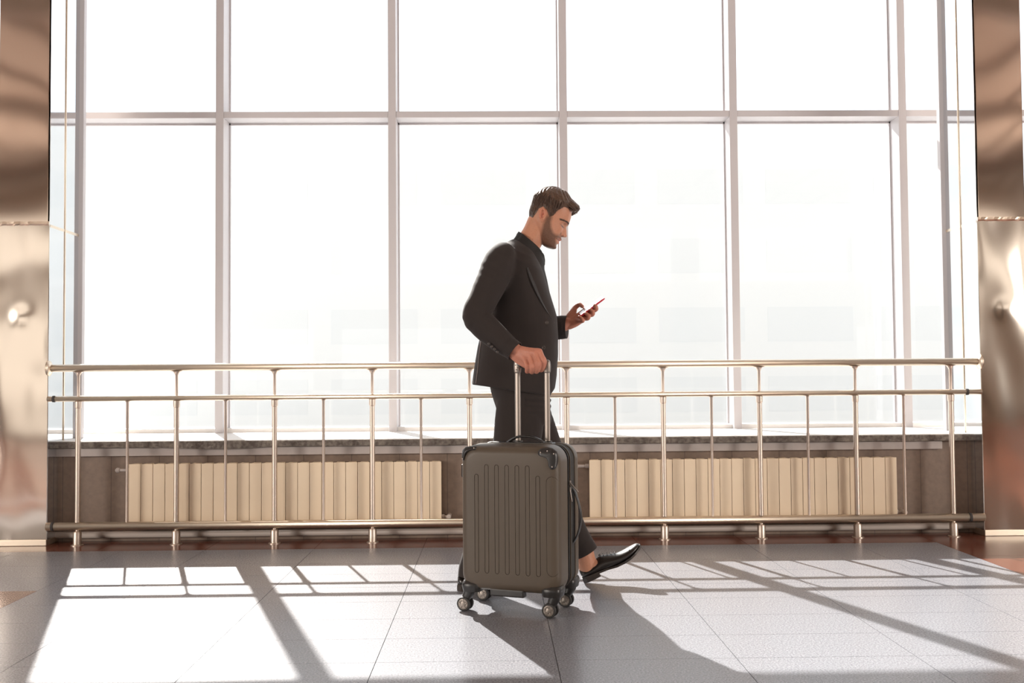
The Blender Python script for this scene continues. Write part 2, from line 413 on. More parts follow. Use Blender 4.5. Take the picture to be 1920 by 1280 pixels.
# ------------------------------------------------------------------ radiators
def radiator(x0, valve_side, label):
    T = thing('radiator', label, 'radiator', (x0, 5.69, .1), group='cream sectional radiators under the window')
    p = .0676; sec = None
    for i in range(26):
        if sec is None:
            b = MB(); b.bbox(.0012, p-.0012, -.030, -.024, -.006, .341, .0020)
            b.bbox(.006, p-.006, -.024, .034, .004, .334, .004)
            b.bbox(.012, p-.012, -.022, .030, .328, .3415, .003)
            sec = b.build('section', M_radiator, T)
            o = sec
        else:
            o = sec.copy(); COL.objects.link(o); o.parent = T
        o.location = (i*p, 0, 0)
    xe = -.0 if valve_side < 0 else 26*p
    s = valve_side; X = xe
    b = MB().lathe([(.013, 0), (.013, s*.02), (.009, s*.024), (.009, s*.06), (.014, s*.062), (.016, s*.075), (.006, s*.085)], (X, 0, .305), 'X', 14)
    b.build('valve', M_stripmetal, T, angle=40)
    X = 26*p if s < 0 else 0
    b = MB().lathe([(.016, 0), (.016, -s*.012), (.010, -s*.016), (.010, -s*.035)], (X, 0, .025), 'X', 14).lathe([(.013, .03), (.013, -.04), (.008, -.045)], (X-s*.04, 0, .03), 'Y', 14)
    b.build('drain_valve', M_pipe, T, angle=40)
    return T
radiator(-2.060, -1, 'cream sectional radiator under the left half of the window')
radiator(.534, -1, 'cream sectional radiator under the right half of the window, right of the suitcase')
#PEOPLE#
# ------------------------------------------------------------------ suitcase
M_shell = mat('taupe hard shell', (.088, .067, .048), .45, spec=.35, bump=.25, bscale=900, bdist=.0002)
M_plastic = mat('black plastic', (.022, .020, .019), .35)
M_rubber = mat('dark rubber', (.02, .018, .017), .6)
M_zip = mat('zip tape', (.03, .027, .024), .8)
M_alu = mat('satin aluminium', (.31, .27, .24), .42, metal=1)
M_hub = mat('grey hub', (.22, .19, .165), .35, metal=.6)
CA = math.radians(22)
face = m(953, 975, 3.845)
CX, CY = face.x+.14*math.sin(CA), face.y+.14*math.cos(CA)
case = thing('suitcase', 'taupe hard-shell trolley suitcase on four wheels with its handle pulled out', 'suitcase', (CX, CY, 0), -CA)
CWd, CTh, Z0, Z1 = .412, .28, .088, .653
def rr(w_, h_, r, n=9):
    """rounded rectangle outline in x,z centred on 0"""
    o = []
    for cx, cz, a0 in ((w_/2-r, h_/2-r, 0), (-w_/2+r, h_/2-r, 90), (-w_/2+r, -h_/2+r, 180), (w_/2-r, -h_/2+r, 270)):
        for k in range(n):
            a = math.radians(a0+90*k/(n-1)); o.append((cx+r*math.cos(a), cz+r*math.sin(a)))
    return o
ZC = (Z0+Z1)/2; HH = Z1-Z0
def shell(y_in, y_out, edge=.036):
    """half shell: rim at y_in, flat face at y_out, softly rolled edge"""
    sg = 1 if y_out > y_in else -1; V = []; Fc = []; rings = []
    rings.append((y_in, 0)); rings.append((y_in+sg*.006, -.0015))
    ye = y_out-sg*edge
    rings.append((ye, .002))
    for k in range(1, 9):
        a = PI/2*k/8; rings.append((ye+sg*edge*math.sin(a), .002+edge*(1-math.cos(a))))
    rings.append((y_out+sg*.0015, edge+.03)); rings.append((y_out+sg*.002, edge+.075))
    N = 36
    for y, ins in rings:
        r = max(.062-ins*.5, .02)
        for x, z in rr(CWd-2*ins, HH-2*ins, r): V.append((x, y, z+ZC))
    for i in range(len(rings)-1):
        for j in range(N):
            k = (j+1) % N; Fc.append((i*N+j, i*N+k, (i+1)*N+k, (i+1)*N+j))
    Fc.append(tuple((len(rings)-1)*N+j for j in range(N))); Fc.append(tuple(range(N))[::-1])
    return MB().add(V, Fc)
def stadium(cx, z0, z1, hw_, y0, y1, r=.0012, closed_gap=True):
    """outline trench cutter: tube running round a long slot"""
    P_ = []
    for k in range(9): a = PI*k/8; P_.append((cx+hw_*math.cos(a), 0, z1-hw_+hw_*math.sin(a)))
    for k in range(9): a = PI+PI*k/8; P_.append((cx+hw_*math.cos(a), 0, z0+hw_+hw_*math.sin(a)))
    P_ = [(x, (y0+y1)/2+(.036-math.sqrt(max(0, .036**2-max(0, abs(x)-.170)**2))), z) for x, y, z in P_]
    n_ = 8; V = []; Fc = []; Np = len(P_)
    for i in range(Np):
        p = Vector(P_[i]); t = (Vector(P_[(i+1) % Np])-Vector(P_[i-1])).normalized(); y = Vector((0, 1, 0)); q = t.cross(y)
        for j in range(n_):
            a = 2*PI*j/n_; V.append(p+q*r*math.cos(a)+y*.0032*math.sin(a))
    for i in range(Np):
        for j in range(n_):
            Fc.append((i*n_+j, i*n_+(j+1) % n_, ((i+1) % Np)*n_+(j+1) % n_, ((i+1) % Np)*n_+j))
    return V, Fc
front = shell(-.036, -.138).build('front_shell', M_shell, case, angle=50)
YF = -.1395
cut = MB()
ribx = [-.132+.0422*i for i in range(7)]
for i, x in enumerate(ribx):
    zt = .578 if 0 < i < 6 else .540
    cut.add(*stadium(x, .160, zt, .0080, YF, YF, r=.0009))
cut.add(*stadium(.176, .163, .538, .0215, YF+.0012, YF+.0012, r=.0007))
cutter = cut.build('cutter', M_shell)
cutter.parent = case
bmod = front.modifiers.new('b', 'BOOLEAN'); bmod.object = cutter; bmod.operation = 'DIFFERENCE'; bmod.solver = 'EXACT'
dg = bpy.context.evaluated_depsgraph_get(); dg.update()
me = bpy.data.meshes.new_from_object(front.evaluated_get(dg)); front.modifiers.clear(); front.data = me
bpy.data.objects.remove(cutter)
# raised pad inside each slot
for i, x in enumerate(ribx):
    zt = (.578 if 0 < i < 6 else .540)-.0015; z0 = .1615; b = MB(); V = []
    for y, e in ((-.1385, 0), (-.1399, 0), (-.1401, .0003)):
        for k in range(11): a = PI*k/10; V.append((x+(.0068-e)*math.cos(a), y, zt-.0075+(.0068-e)*math.sin(a)))
        for k in range(11): a = PI+PI*k/10; V.append((x+(.0068-e)*math.cos(a), y, z0+.0075+(.0068-e)*math.sin(a)))
    N = 22; Fc = [(r_*N+j, r_*N+(j+1) % N, (r_+1)*N+(j+1) % N, (r_+1)*N+j) for r_ in range(2) for j in range(N)]+[tuple(2*N+j for j in range(N))]
    b.add(V, Fc).build('rib', M_shell, case)
shell(.060, .138).build('back_shell', M_shell, case, angle=50)
def band(y0, y1, ins, name, mt):
    b = MB(); V = []
    for y in (y0, y1):
        for x, z in rr(CWd-2*ins, HH-2*ins, .060): V.append((x, y, z+ZC))
    N = 36; b.add(V, [(j, (j+1) % N, N+(j+1) % N, N+j) for j in range(N)]+[tuple(range(N)), tuple(N+j for j in range(N))])
    return b.build(name, mt, case, angle=50)
band(-.038, -.022, .004, 'zip', M_zip)
band(-.022, -.018, -.0003, 'piping', M_rubber)
band(-.018, .002, .004, 'zip', M_zip)
band(.002, .006, -.0003, 'piping', M_shell)
band(.006, .062, .003, 'expansion_band', M_zip)
# zip pulls on the right side
def zp(z, y, tilt):
    b = MB(); x = CWd/2-.002
    b.bbox(x-.001, x+.008, y-.006, y+.006, z-.008, z+.008, .002)
    e = (x+.006+.045*math.sin(tilt), y-.003, z-.045*math.cos(tilt))
    b.tube([(x+.006, y-.005, z), e], [.003, .0035], 8); 
    b.build('zip_pull', M_alu, case, angle=50)
zp(.478, -.012, .15); zp(.505, -.012, .75)
# corner guards with screws
def guard(sx):
    thin = sx < 0
    b = MB(); V = []; N = 36
    # kidney shaped plate wrapped over the rolled corner
    cxs = []
    def P3(u, v):   # u along x inwards from the corner, v downwards; follow the rolled edge
        x = sx*(CWd/2-u); z = Z1-v
        edge = .036
        du = max(0, edge-u); dv = max(0, edge-v)
        d = math.hypot(du, dv); d = min(d, edge*.985)
        y = -.138+edge-math.sqrt(edge*edge-d*d)-.0035
        return (x, y, z)
    outl = [(.012,.020),(.030,.0075),(.055,.0065),(.078,.012),(.086,.026),(.078,.037),(.062,.041),(.050,.046),(.043,.058),(.040,.076),(.031,.088),(.018,.086),(.010,.070),(.0075,.045)]
    if not thin: outl = [tuple(q) for q in catmull([(*p, 0) for p in outl+outl[:1]], 4)[:-1]]; outl = [(a, b) for a, b, _ in outl]
    if thin: outl = [(.010,.020),(.024,.009),(.045,.005),(.066,.007),(.072,.014),(.066,.020),(.050,.020),(.036,.024),(.026,.034),(.021,.048),(.019,.060),(.012,.064),(.006,.058),(.005,.040)]
    cu, cv = (.018, .018) if thin else (.036, .036)
    Np = len(outl); V = [P3(cu, cv)]; Fc = []
    for rr_ in (.35, .7, .95, 1.0):
        for (u, v) in outl: 
            p = list(P3(cu+(u-cu)*rr_, cv+(v-cv)*rr_)); 
            if rr_ == 1.0: p[1] += .006
            V.append(p)
    for j in range(Np): Fc.append((0, 1+j, 1+(j+1) % Np))
    for q in range(3):
        for j in range(Np): Fc.append((1+q*Np+j, 1+q*Np+(j+1) % Np, 1+(q+1)*Np+(j+1) % Np, 1+(q+1)*Np+j))
    b.add(V, Fc); g = b.build('corner_guard', M_plastic, case, smooth=True)
    for (u, v) in (((.062, .013), (.013, .056)) if thin else ((.072, .024), (.026, .077), (.020, .028), (.046, .018))):
        p = P3(u, v); MB().lathe([(.0030, 0), (.0030, -.0012), (.001, -.0018)], (p[0], p[1], p[2]), 'Y', 10).build('screw', M_alu, g)
guard(-1); guard(1)
# bottom housings and wheels
for sx in (-1, 1):
    for sy in (-1, 1):
        b = MB(); x = sx*(CWd/2-.041); y = sy*(CTh/2-.047)
        b.tube([(x, y, .122), (x, y, .108), (x, y, .082)], [(.036, .040), (.0405, .0485), (.036, .044)], 20, caps=False, pw=3.4, hint=(0, 1, 0))
        h = b.build('wheel_housing', M_plastic, case, angle=50)
        b = MB(); xx = x+sx*.012-.006; yy = y+sy*.004
        b.tube([(xx, yy, .092), (xx, yy, .075), (xx-.012, yy, .050), (xx-.016, yy, .032)], [(.022, .020), (.022, .020), (.017, .0175), (.010, .0165)], 14, pw=3)
        b.build('fork', M_plastic, h, angle=50)
        wx = xx-.018
        for s2 in (-1, 1):
            yw = yy+s2*.0155
            b = MB().lathe([(.020, -.006*1), (.0265, -.0055), (.0283, -.003), (.0283, .003), (.0265, .0055), (.020, .006)], (wx, yw, .0284), 'Y', 28)
            wh = b.build('wheel', M_rubber, h, angle=40)
            b = MB().lathe([(.0205, s2*.0045), (.0205, s2*.0068), (.0185, s2*.0072), (.0175, s2*.0062)], (wx, yw, .0284), 'Y', 24)
            b.lathe([(.0105, s2*.004), (.0105, s2*.0078), (.008, s2*.0084)], (wx, yw, .0284), 'Y', 20)
            for k in range(5):
                a = 2*PI*k/5+.3
                b.tube([(wx+.010*math.cos(a), yw+s2*.0066, .0284+.010*math.sin(a)), (wx+.019*math.cos(a), yw+s2*.0066, .0284+.019*math.sin(a))], [.0024, .0024], 6)
            o = b.build('hub_cap', M_hub, h, angle=40)
b = MB().bbox(-.085, .055, -.125, -.09, .070, .100, .006); b.build('base_bumper', M_plastic, case)
# small grab feet on the left side
b = MB().bbox(-CWd/2-.016, -CWd/2+.006, -.085, -.050, .520, .572, .006); b.build('side_foot', M_plastic, case)
# side strap handle on the right
b = MB(); xs_ = CWd/2
b.tube([(xs_-.006, .045, .480), (xs_+.008, .045, .455), (xs_+.027, .045, .39), (xs_+.028, .045, .345), (xs_+.012, .045, .29), (xs_-.006, .045, .262)], [(.004, .011)]*6, 12)
b.build('side_handle', M_plastic, case, smooth=True)
# top carry handle
b = MB()
b.tube([(-.075, .028, Z1-.006), (-.06, .028, Z1+.004), (-.030, .028, Z1+.021), (.0, .028, Z1+.026), (.04, .028, Z1+.024), (.075, .028, Z1+.010), (.095, .028, Z1-.006)], [(.005, .013)]*7, 12)
b.build('carry_handle', M_plastic, case, smooth=True)
MB().bbox(-.12, .13, .005, .055, Z1-.008, Z1+.003, .004).build('handle_base', M_plastic, case)
# telescopic handle
hy = .082; hx0, hx1 = -.041, .086
for hx in (hx0, hx1):
    p = MB().tube([(hx, hy, Z1-.02), (hx, hy, .955)], [(.0115, .008)]*2, 18, caps=False, pw=2.6).build('handle_tube', M_alu, case, angle=50)
    MB().tube([(hx, hy, Z1-.01), (hx, hy, Z1+.006)], [(.018, .014)]*2, 16, caps=False, pw=3).build('tube_collar', M_plastic, case)
    b = MB().tube([(hx, hy, .938), (hx, hy, .960), (hx, hy, .976)], [(.0140, .0105), (.0150, .0115), (.0135, .0105)], 16, pw=2.8)
    for (dx, z) in ((-.005, .965), (.005, .955), (-.001, .946)): b.tube([(hx+dx, hy-.009, z), (hx+dx, hy-.0125, z)], [.0022]*2, 8)
    b.build('handle_clamp', M_alu, case, angle=50)
MB().tube([(hx0, hy, .966), (hx1, hy, .966)], [(.0115, .0115)]*2, 16, pw=2.4).build('grip', M_plastic, case, smooth=True)
def cw(x, y, z):
    """point of the suitcase in world coordinates"""
    return Vector((CX+x*math.cos(CA)+y*math.sin(CA), CY-x*math.sin(CA)+y*math.cos(CA), z))

# ------------------------------------------------------------------ the man
YM = 4.37
man = thing('person', 'man in a black suit walking right, looking at a phone and pulling a suitcase', 'person', (.11, YM, 0))
AL = math.radians(27); cA, sA = math.cos(AL), math.sin(AL)
HO = m(1030, 410, YM)
def hw_(u, y, v): return Vector((HO.x+u*cA+v*sA, HO.y+y, HO.z-u*sA+v*cA))
def to_head(co):
    d = co-np.array(HO); return d[:, 0]*cA-d[:, 2]*sA, d[:, 1], d[:, 0]*sA+d[:, 2]*cA
G = lambda x, s_: np.exp(-(x/s_)**2)
LV = [-.1185,-.113,-.105,-.09,-.075,-.06,-.045,-.03,-.012,.0,.012,.025,.045,.065,.082,.096,.107,.114,.118]
UF = [.052,.074,.0805,.0790,.0780,.0775,.0770,.0765,.0790,.0815,.0865,.0870,.0840,.0775,.068,.053,.036,.018,.002]
UB = [.030,.020,.008,-.012,-.030,-.050,-.068,-.080,-.088,-.091,-.093,-.094,-.094,-.093,-.088,-.079,-.064,-.045,-.022]
HW = [.014,.028,.040,.052,.060,.0655,.069,.071,.072,.0725,.073,.074,.0755,.0745,.069,.059,.045,.030,.010]
def head_pt(v, a, off=0):
    uf, ub, hw = (np.interp(v, LV, t) for t in (UF, UB, HW))
    uc = ub+(uf-ub)*.45; ca, sa = math.cos(a), math.sin(a)
    e = 2.35; ca2 = math.copysign(abs(ca)**(2/e), ca); sa2 = math.copysign(abs(sa)**(2/e), sa)
    u = uc+((uf-uc) if ca > 0 else (uc-ub))*ca2; y = hw*sa2
    if ca > 0:
        nz = np.interp(v, [-.062,-.050,-.0465,-.043,-.035,-.022,-.012,-.003,.006], [0,.004,.012,.0255,.0295,.0200,.0130,.0045,0])
        u += nz*math.exp(-(y/np.interp(v, [-.05,-.035,-.01,.01], [.0145,.0125,.009,.010]))**2)
        lip = np.interp(v, [-.098,-.088,-.081,-.076,-.0715,-.069,-.064,-.057,-.051], [0,.0005,.0070,.0100,.0050,.0055,.0125,.0120,0])
        u += lip*math.exp(-(y/.021)**2)
        u += .006*math.exp(-(y/.017)**2-((v+.104)/.010)**2)
        u += .0035*math.exp(-((abs(y)-.028)/.016)**2-((v-.014)/.008)**2)
        u -= .0155*math.exp(-((abs(y)-.031)/.014)**2-((v+.004)/.010)**2)
        u += .0070*math.exp(-((abs(y)-.031)/.010)**2-((v+.006)/.007)**2)
        u += .003*math.exp(-((abs(y)-.040)/.015)**2-((v+.030)/.014)**2)
    r = math.hypot(u-uc, y) or 1
    return (u+(u-uc)/r*off, y+y/r*off, v)
body = MB()
N = 72; vs = list(np.linspace(-.118, .117, 84)); V = []; Fc = []
for v in vs:
    for j in range(N): V.append(hw_(*head_pt(v, 2*PI*j/N)))
for i in range(len(vs)-1):
    for j in range(N): k = (j+1) % N; Fc.append((i*N+j, i*N+k, (i+1)*N+k, (i+1)*N+j))
Fc.append(tuple(range(N))[::-1]); Fc.append(tuple((len(vs)-1)*N+j for j in range(N)))
body.add(V, Fc)
for s_ in (-1, 1):    # ears and nostril wings
    ring = []
    for k in range(11):
        a = math.radians(-60+k*28); ring.append(hw_(-.035+.0115*math.cos(a)-.008*math.sin(a), s_*(.0775+.004*abs(math.sin(a/2))), -.009+.0225*math.sin(a)+.003*math.cos(a)))
    body.tube(ring, [.0042]*11, 8)
    body.tube([hw_(-.030, s_*.071, .012), hw_(-.034, s_*.0745, -.008), hw_(-.025, s_*.071, -.030)], [(.012, .0035), (.0135, .004), (.008, .004)], 12, hint=(0, 1, 0))
    body.tube([hw_(-.026, s_*.0765, -.004), hw_(-.029, s_*.0775, -.016)], [.004, .0035], 8)
    body.tube([hw_(-.027, s_*.0755, -.030), hw_(-.024, s_*.0745, -.037)], [.0062, .0045], 10)
    body.tube([hw_(.078, s_*.011, -.039), hw_(.089, s_*.0095, -.040)], [.0055, .006], 10)
# neck, trunk
body.tube([m(1012, 418, YM), m(1002, 438, YM), m(990, 458, YM), m(978, 482, YM), m(968, 520, YM)], [(.056, .055), (.0535, .054), (.056, .056), (.065, .07), (.08, .10)], 28)
def trunk(rows, n=40, pw=2.3):
    """rows: (py_back, px_back, py_front, px_front, half depth, Y)"""
    V = []; Fc = []
    for (yb, xb, yf, xf, hd, Y) in rows:
        B, Fp = m(xb, yb, Y), m(xf, yf, Y); c_ = (B+Fp)/2; h = (Fp-B)/2
        for j in range(n):
            a = 2*PI*j/n; ca = math.copysign(abs(math.cos(a))**(2/pw), math.cos(a)); sa = math.copysign(abs(math.sin(a))**(2/pw), math.sin(a))
            V.append(c_+h*ca+Vector((0, hd*sa, 0)))
    R_ = len(rows)
    for i in range(R_-1):
        for j in range(n): k = (j+1) % n; Fc.append((i*n+j, i*n+k, (i+1)*n+k, (i+1)*n+j))
    Fc.append(tuple(range(n))[::-1]); Fc.append(tuple((R_-1)*n+j for j in range(n)))
    return V, Fc
body.add(*trunk([(478, 940, 500, 1008, .13, YM), (500, 930, 520, 1012, .17, YM), (560, 926, 570, 1022, .15, YM), (620, 915, 630, 1030, .14, YM), (690, 912, 700, 1026, .155, YM), (745, 928, 755, 1020, .155, YM), (785, 938, 790, 1015, .12, YM)]))
# right arm (near) and left arm
def limb(b, pts, rad, n=20, hint=(0, 1, 0), pw=2): return b.tube(pts, rad, n, hint=hint, pw=pw)
YR = [4.18, 4.10, 4.08, 4.045]
limb(body, [m(940, 500, 4.19), m(915, 545, 4.14), m(897, 588, 4.10), m(925, 618, 4.08), m(955, 646, 4.06), m(968, 657, 4.05)], [.044, .044, .041, .037, .030, .027])
limb(body, [m(956, 505, 4.515), m(965, 560, 4.565), m(990, 612, 4.56), m(1030, 612, 4.53), m(1055, 610, 4.51), m(1063, 606, 4.505)], [.040, .042, .040, .036, .029, .027])
# legs
limb(body, [m(968, 770, 4.30), m(966, 850, 4.29), m(941, 925, 4.30), m(912, 1000, 4.32), m(884, 1062, 4.335), m(884, 1082, 4.335)], [.068, .066, .052, .048, .036, .034])
limb(body, [m(980, 770, 4.44), m(1012, 850, 4.45), m(1042, 918, 4.45), m(1076, 985, 4.445), m(1097, 1041, 4.44), m(1101, 1062, 4.44)], [.068, .066, .052, .046, .042, .040])
# ---- right hand closed on the grip
W_ = m(965, 658, 4.05)
K = [m(1011, 659, 4.010), m(1003, 662, 4.005), m(994, 668, 4.012), m(986, 676, 4.022)]
PIP = [m(1019.5, 678, 3.995), m(1008.5, 683, 3.985), m(999, 686.5, 3.992), m(989.5, 688, 4.005)]
DIP = [m(1015, 693, 4.022), m(1006, 696, 4.018), m(997, 697, 4.028), m(988.5, 696, 4.04)]
TIP = [m(1010, 688, 4.052), m(1003, 690, 4.052), m(995, 690, 4.06), m(988, 690, 4.068)]
for i in range(4):
    f_ = (.0126, .0124, .0120, .0114)[i]
    st = W_.lerp(K[i], .12)+Vector((0, .0, (.008, .003, -.003, -.009)[i]))
    body.tube([st, W_.lerp(K[i], .6)+Vector((0, -.004, .002)), K[i]], [(.017, .015), (.0145, .0135), (f_*1.12, f_*1.12)], 14)
    body.tube([K[i], K[i].lerp(PIP[i], .5)+Vector((.001, -.002, 0)), PIP[i], DIP[i], TIP[i]], [f_*1.08, f_*.93, f_*1.02, f_*.88, f_*.78], 14, hint=(1, 0, 0))
body.tube([m(961, 664, 4.05), m(973, 675, 4.045), m(985, 686, 4.035)], [(.018, .016), (.017, .015), (.010, .012)], 12)
body.tube([m(972, 668, 4.07), m(984, 676, 4.075), m(998, 680, 4.068)], [(.016, .016), (.015, .014), (.012, .012)], 12)
body.tube([m(975, 664, 4.075), m(992, 668, 4.085), m(1008, 680, 4.078), m(1019, 691, 4.055)], [.015, .0135, .0115, .0095], 12)
# ---- left hand under the phone
YP = 4.475
W2 = m(1062, 607, 4.505)
K2 = [m(1097, 582, 4.515), m(1092, 589, 4.51), m(1086, 595, 4.50), m(1080, 600, 4.49)]
P2 = [m(1115.5, 581, 4.455), m(1109, 590, 4.445), m(1101, 597, 4.44), m(1092, 602, 4.445)]
D2 = [m(1117.5, 576, 4.440), m(1111.5, 585, 4.434), m(1103.5, 592, 4.432), m(1091.5, 598, 4.436)]
T2 = [m(1115, 572.5, 4.440), m(1107.5, 580.5, 4.437), m(1098.5, 587.5, 4.435), m(1086.5, 593.5, 4.440)]
for i in range(4):
    f_ = (.0108, .0108, .0102, .0092)[i]
    body.tube([W2.lerp(K2[i], .1), W2.lerp(K2[i], .6)+Vector((0, 0, -.004)), K2[i]], [(.020, .016), (.016, .014), (f_*1.15, f_*1.15)], 14)
    body.tube([K2[i], P2[i], D2[i], T2[i]], [f_*1.05, f_, f_*.92, f_*.74], 14, hint=(1, 0, 0))
body.tube([m(1064, 604, 4.51), m(1070, 594, 4.52), m(1076, 582, 4.53)], [(.022, .018), (.022, .019), (.015, .014)], 14)
body.tube([m(1072, 588, 4.53), m(1078, 577, 4.535), m(1086, 571, 4.525), m(1092, 574.5, 4.505)], [.0140, .0122, .0108, .0082], 14)
body.tube([m(1068, 612, 4.495), m(1080, 607, 4.485), m(1091, 601, 4.475)], [(.014, .014), (.013, .014), (.010, .010)], 12)
# feet
def foot_frame(heel, pitch): return (heel, math.cos(pitch), math.sin(pitch))
def fp(fr, x, y, z):
    h, c_, s_ = fr
    if s_ > .1 and x > .16: z += .45*(x-.16)**2+.05*(x-.16); x -= .04*(x-.16)
    return Vector((h.x+x*c_-z*s_, h.y+y, h.z+x*s_+z*c_))
FR_L = foot_frame(m(1096, 1094, 4.435)+Vector((0, 0, .0)), math.radians(26)); FR_L[0].z = .003
FR_R = foot_frame(Vector((m(858, 1103, 4.335).x, 4.335, 0)), 0)
for fr in (FR_L, FR_R):
    body.tube([fp(fr, .05, 0, .10), fp(fr, .06, 0, .06), fp(fr, .12, 0, .042), fp(fr, .20, 0, .026)], [(.036, .032), (.03, .03), (.020, .030), (.010, .024)], 16)

SKIN = np.array((.52, .245, .150)); 
def poly_mask(u, v, poly, soft=.004):
    poly = np.array(poly); n_ = len(poly); inside_ = np.zeros(len(u), bool); dmin = np.full(len(u), 9.)
    for i in range(n_):
        (x1, y1), (x2, y2) = poly[i], poly[(i+1) % n_]
        c_ = ((y1 > v) != (y2 > v)) & (u < (x2-x1)*(v-y1)/((y2-y1) or 1e-9)+x1); inside_ ^= c_
        t = np.clip(((u-x1)*(x2-x1)+(v-y1)*(y2-y1))/((x2-x1)**2+(y2-y1)**2+1e-12), 0, 1)
        dmin = np.minimum(dmin, np.hypot(u-x1-t*(x2-x1), v-y1-t*(y2-y1)))
    sd = np.where(inside_, dmin, -dmin); return np.clip(sd/soft*.5+.5, 0, 1)
BEARD = [(-.004,.004),(.010,.0),(.014,-.022),(.026,-.042),(.044,-.056),(.058,-.058),(.070,-.050),(.086,-.049),(.097,-.055),(.097,-.064),(.080,-.066),(.067,-.071),(.067,-.078),(.080,-.086),(.10,-.088),(.10,-.13),(.03,-.135),(.0,-.09),(-.012,-.045),(-.012,-.01)]
def skin_color(co):
    n_ = len(co); c_ = np.tile(SKIN, (n_, 1)); u, y, v = to_head(co)
    hd = (co[:, 2] > 1.42)
    rn = rng.random(n_)
    bd = poly_mask(u, v, BEARD, .007)*hd; bd = bd*np.where(rn > .3, .93, .80)
    c_ = c_*(1-bd[:, None])+np.array((.120, .062, .040))*bd[:, None]
    lip = hd*G(v+.0705, .0085)*np.clip((u-.066)/.008, 0, 1)*G(y, .026); lip = np.clip(lip*1.5, 0, 1)*.85
    c_ = c_*(1-lip[:, None])+np.array((.46, .16, .12))*lip[:, None]
    mouth = hd*G(v+.0700, .0017)*np.clip((u-.064)/.004, 0, 1); c_ = c_*(1-.75*mouth[:, None])
    lash = hd*np.clip(G(v+.0105-.10*(np.abs(y)-.03)**2*40, .0034)*G(np.abs(y)-.034, .016)*np.clip((u-.045)/.01, 0, 1)*1.2, 0, 1)
    c_ = c_*(1-.9*lash[:, None])
    nose_shade = hd*G(u-.0745, .0035)*G(v+.0405, .007)*np.clip((np.abs(y)-.010)/.004, 0, 1)+hd*G(u-.087, .005)*G(v+.0465, .0028); c_ = c_*(1-.55*np.clip(nose_shade, 0, 1)[:, None])  # shade in the nostrils and wing creases painted into the skin
    earin = hd*G(u+.030, .008)*G(v+.010, .012)*(np.abs(y) > .066)*(np.abs(y) < .080); c_ = c_*(1-earin[:, None]*np.array((.35, .6, .6)))
    ear = hd*G(u+.036, .02)*G(v+.008, .03)*(np.abs(y) > .072); c_ = c_*(1-ear[:, None]*np.array((0, .16, .16)))
    # hands run a little redder at the knuckles
    hand = (co[:, 2] < 1.35) & (co[:, 2] > .8); c_[hand] = c_[hand]*np.array((1.0, .88, .96))
    for kp in K+PIP+P2+D2: c_ *= 1-np.exp(-((co-np.array(kp))**2).sum(1)/.008**2)[:, None]*np.array((.02, .14, .14))
    nz = .94+.12*rn; return c_*nz[:, None]
def creases(co, nr):
    d = np.zeros(len(co))
    for P_ in (PIP, K):      # knuckle swellings
        for p in P_: d += .0012*np.exp(-((co-np.array(p))**2).sum(1)/.007**2)
    for i in range(3):       # grooves between the closed fingers
        for t in np.linspace(0.1, 1, 8):
            p = (K[i].lerp(PIP[i], t)+K[i+1].lerp(PIP[i+1], t))/2+Vector((0, -.008, 0)); d -= .0010*np.exp(-((co-np.array(p))**2).sum(1)/.004**2)
    return co+nr*d[:, None]
M_skin = mat('skin', (.52, .245, .150), .5, attr='tint', spec=.4)
_b = M_skin.node_tree.nodes['Principled BSDF']; _b.inputs['Subsurface Weight'].default_value = .15; _b.inputs['Subsurface Radius'].default_value = (.012, .005, .003); _b.inputs['Subsurface Scale'].default_value = 1
bo = local(solid('body', body, M_skin, man, .0026, 2, creases, skin_color), man)

# ---- hair
M_hair = mat('brown hair', (.048, .025, .015), .45, spec=.4, var=(.115, .060, .034), vscale=240, bump=.5, bscale=500, bdist=.001, sheen=.2)
HL = [(.0835,.0665),(.060,.0685),(.0373,.0655),(.0185,.036),(.012,.008),(-.002,-.006),(-.014,.004),(-.024,.016),(-.046,.024),(-.058,.010),(-.060,-.012),(-.066,-.040),(-.105,-.052),(-.13,.0),(-.13,.2),(.2,.2),(.13,.0665)]
def hair_off(u, y, v):
    d = poly_mask(np.array([u]), np.array([v]), HL, .030)[0]      # .5 on the line, 1 well inside
    t = max(0, (d-.5)*2)
    top = np.interp(v, [.03, .06, .09, .12], [.006, .010, .017, .021]); top *= 1+.25*np.interp(u, [-.08, .0, .08], [-.6, .35, .4])
    return (-.002 if d < .5 else 0)+top*t**.7
hb = MB(); V = []; Fc = []; keep = []
vs = list(np.linspace(-.055, .117, 150)); N = 200
for v in vs:
    for j in range(N):
        a = 2*PI*j/N; u, y, _ = head_pt(v, a); o_ = hair_off(u, y, v)
        cl = .0016*math.sin(a*23+v*150+3*math.sin(v*60)) if o_ > .004 else 0
        keep.append(o_ > -.001)
        if v > .09: # roll offset upwards near the crown
            k_ = (v-.09)/.027; p = head_pt(v, a, (o_+cl)*(1-.6*k_)); V.append(hw_(p[0], p[1], v+(o_+cl)*k_))
        else: V.append(hw_(*head_pt(v, a, o_+cl)))
for i in range(len(vs)-1):
    for j in range(N):
        k = (j+1) % N; q = (i*N+j, i*N+k, (i+1)*N+k, (i+1)*N+j)
        if sum(keep[x] for x in q) >= 3: Fc.append(q)
Fc.append(tuple((len(vs)-1)*N+j for j in range(N)))
hb.add(V, Fc)
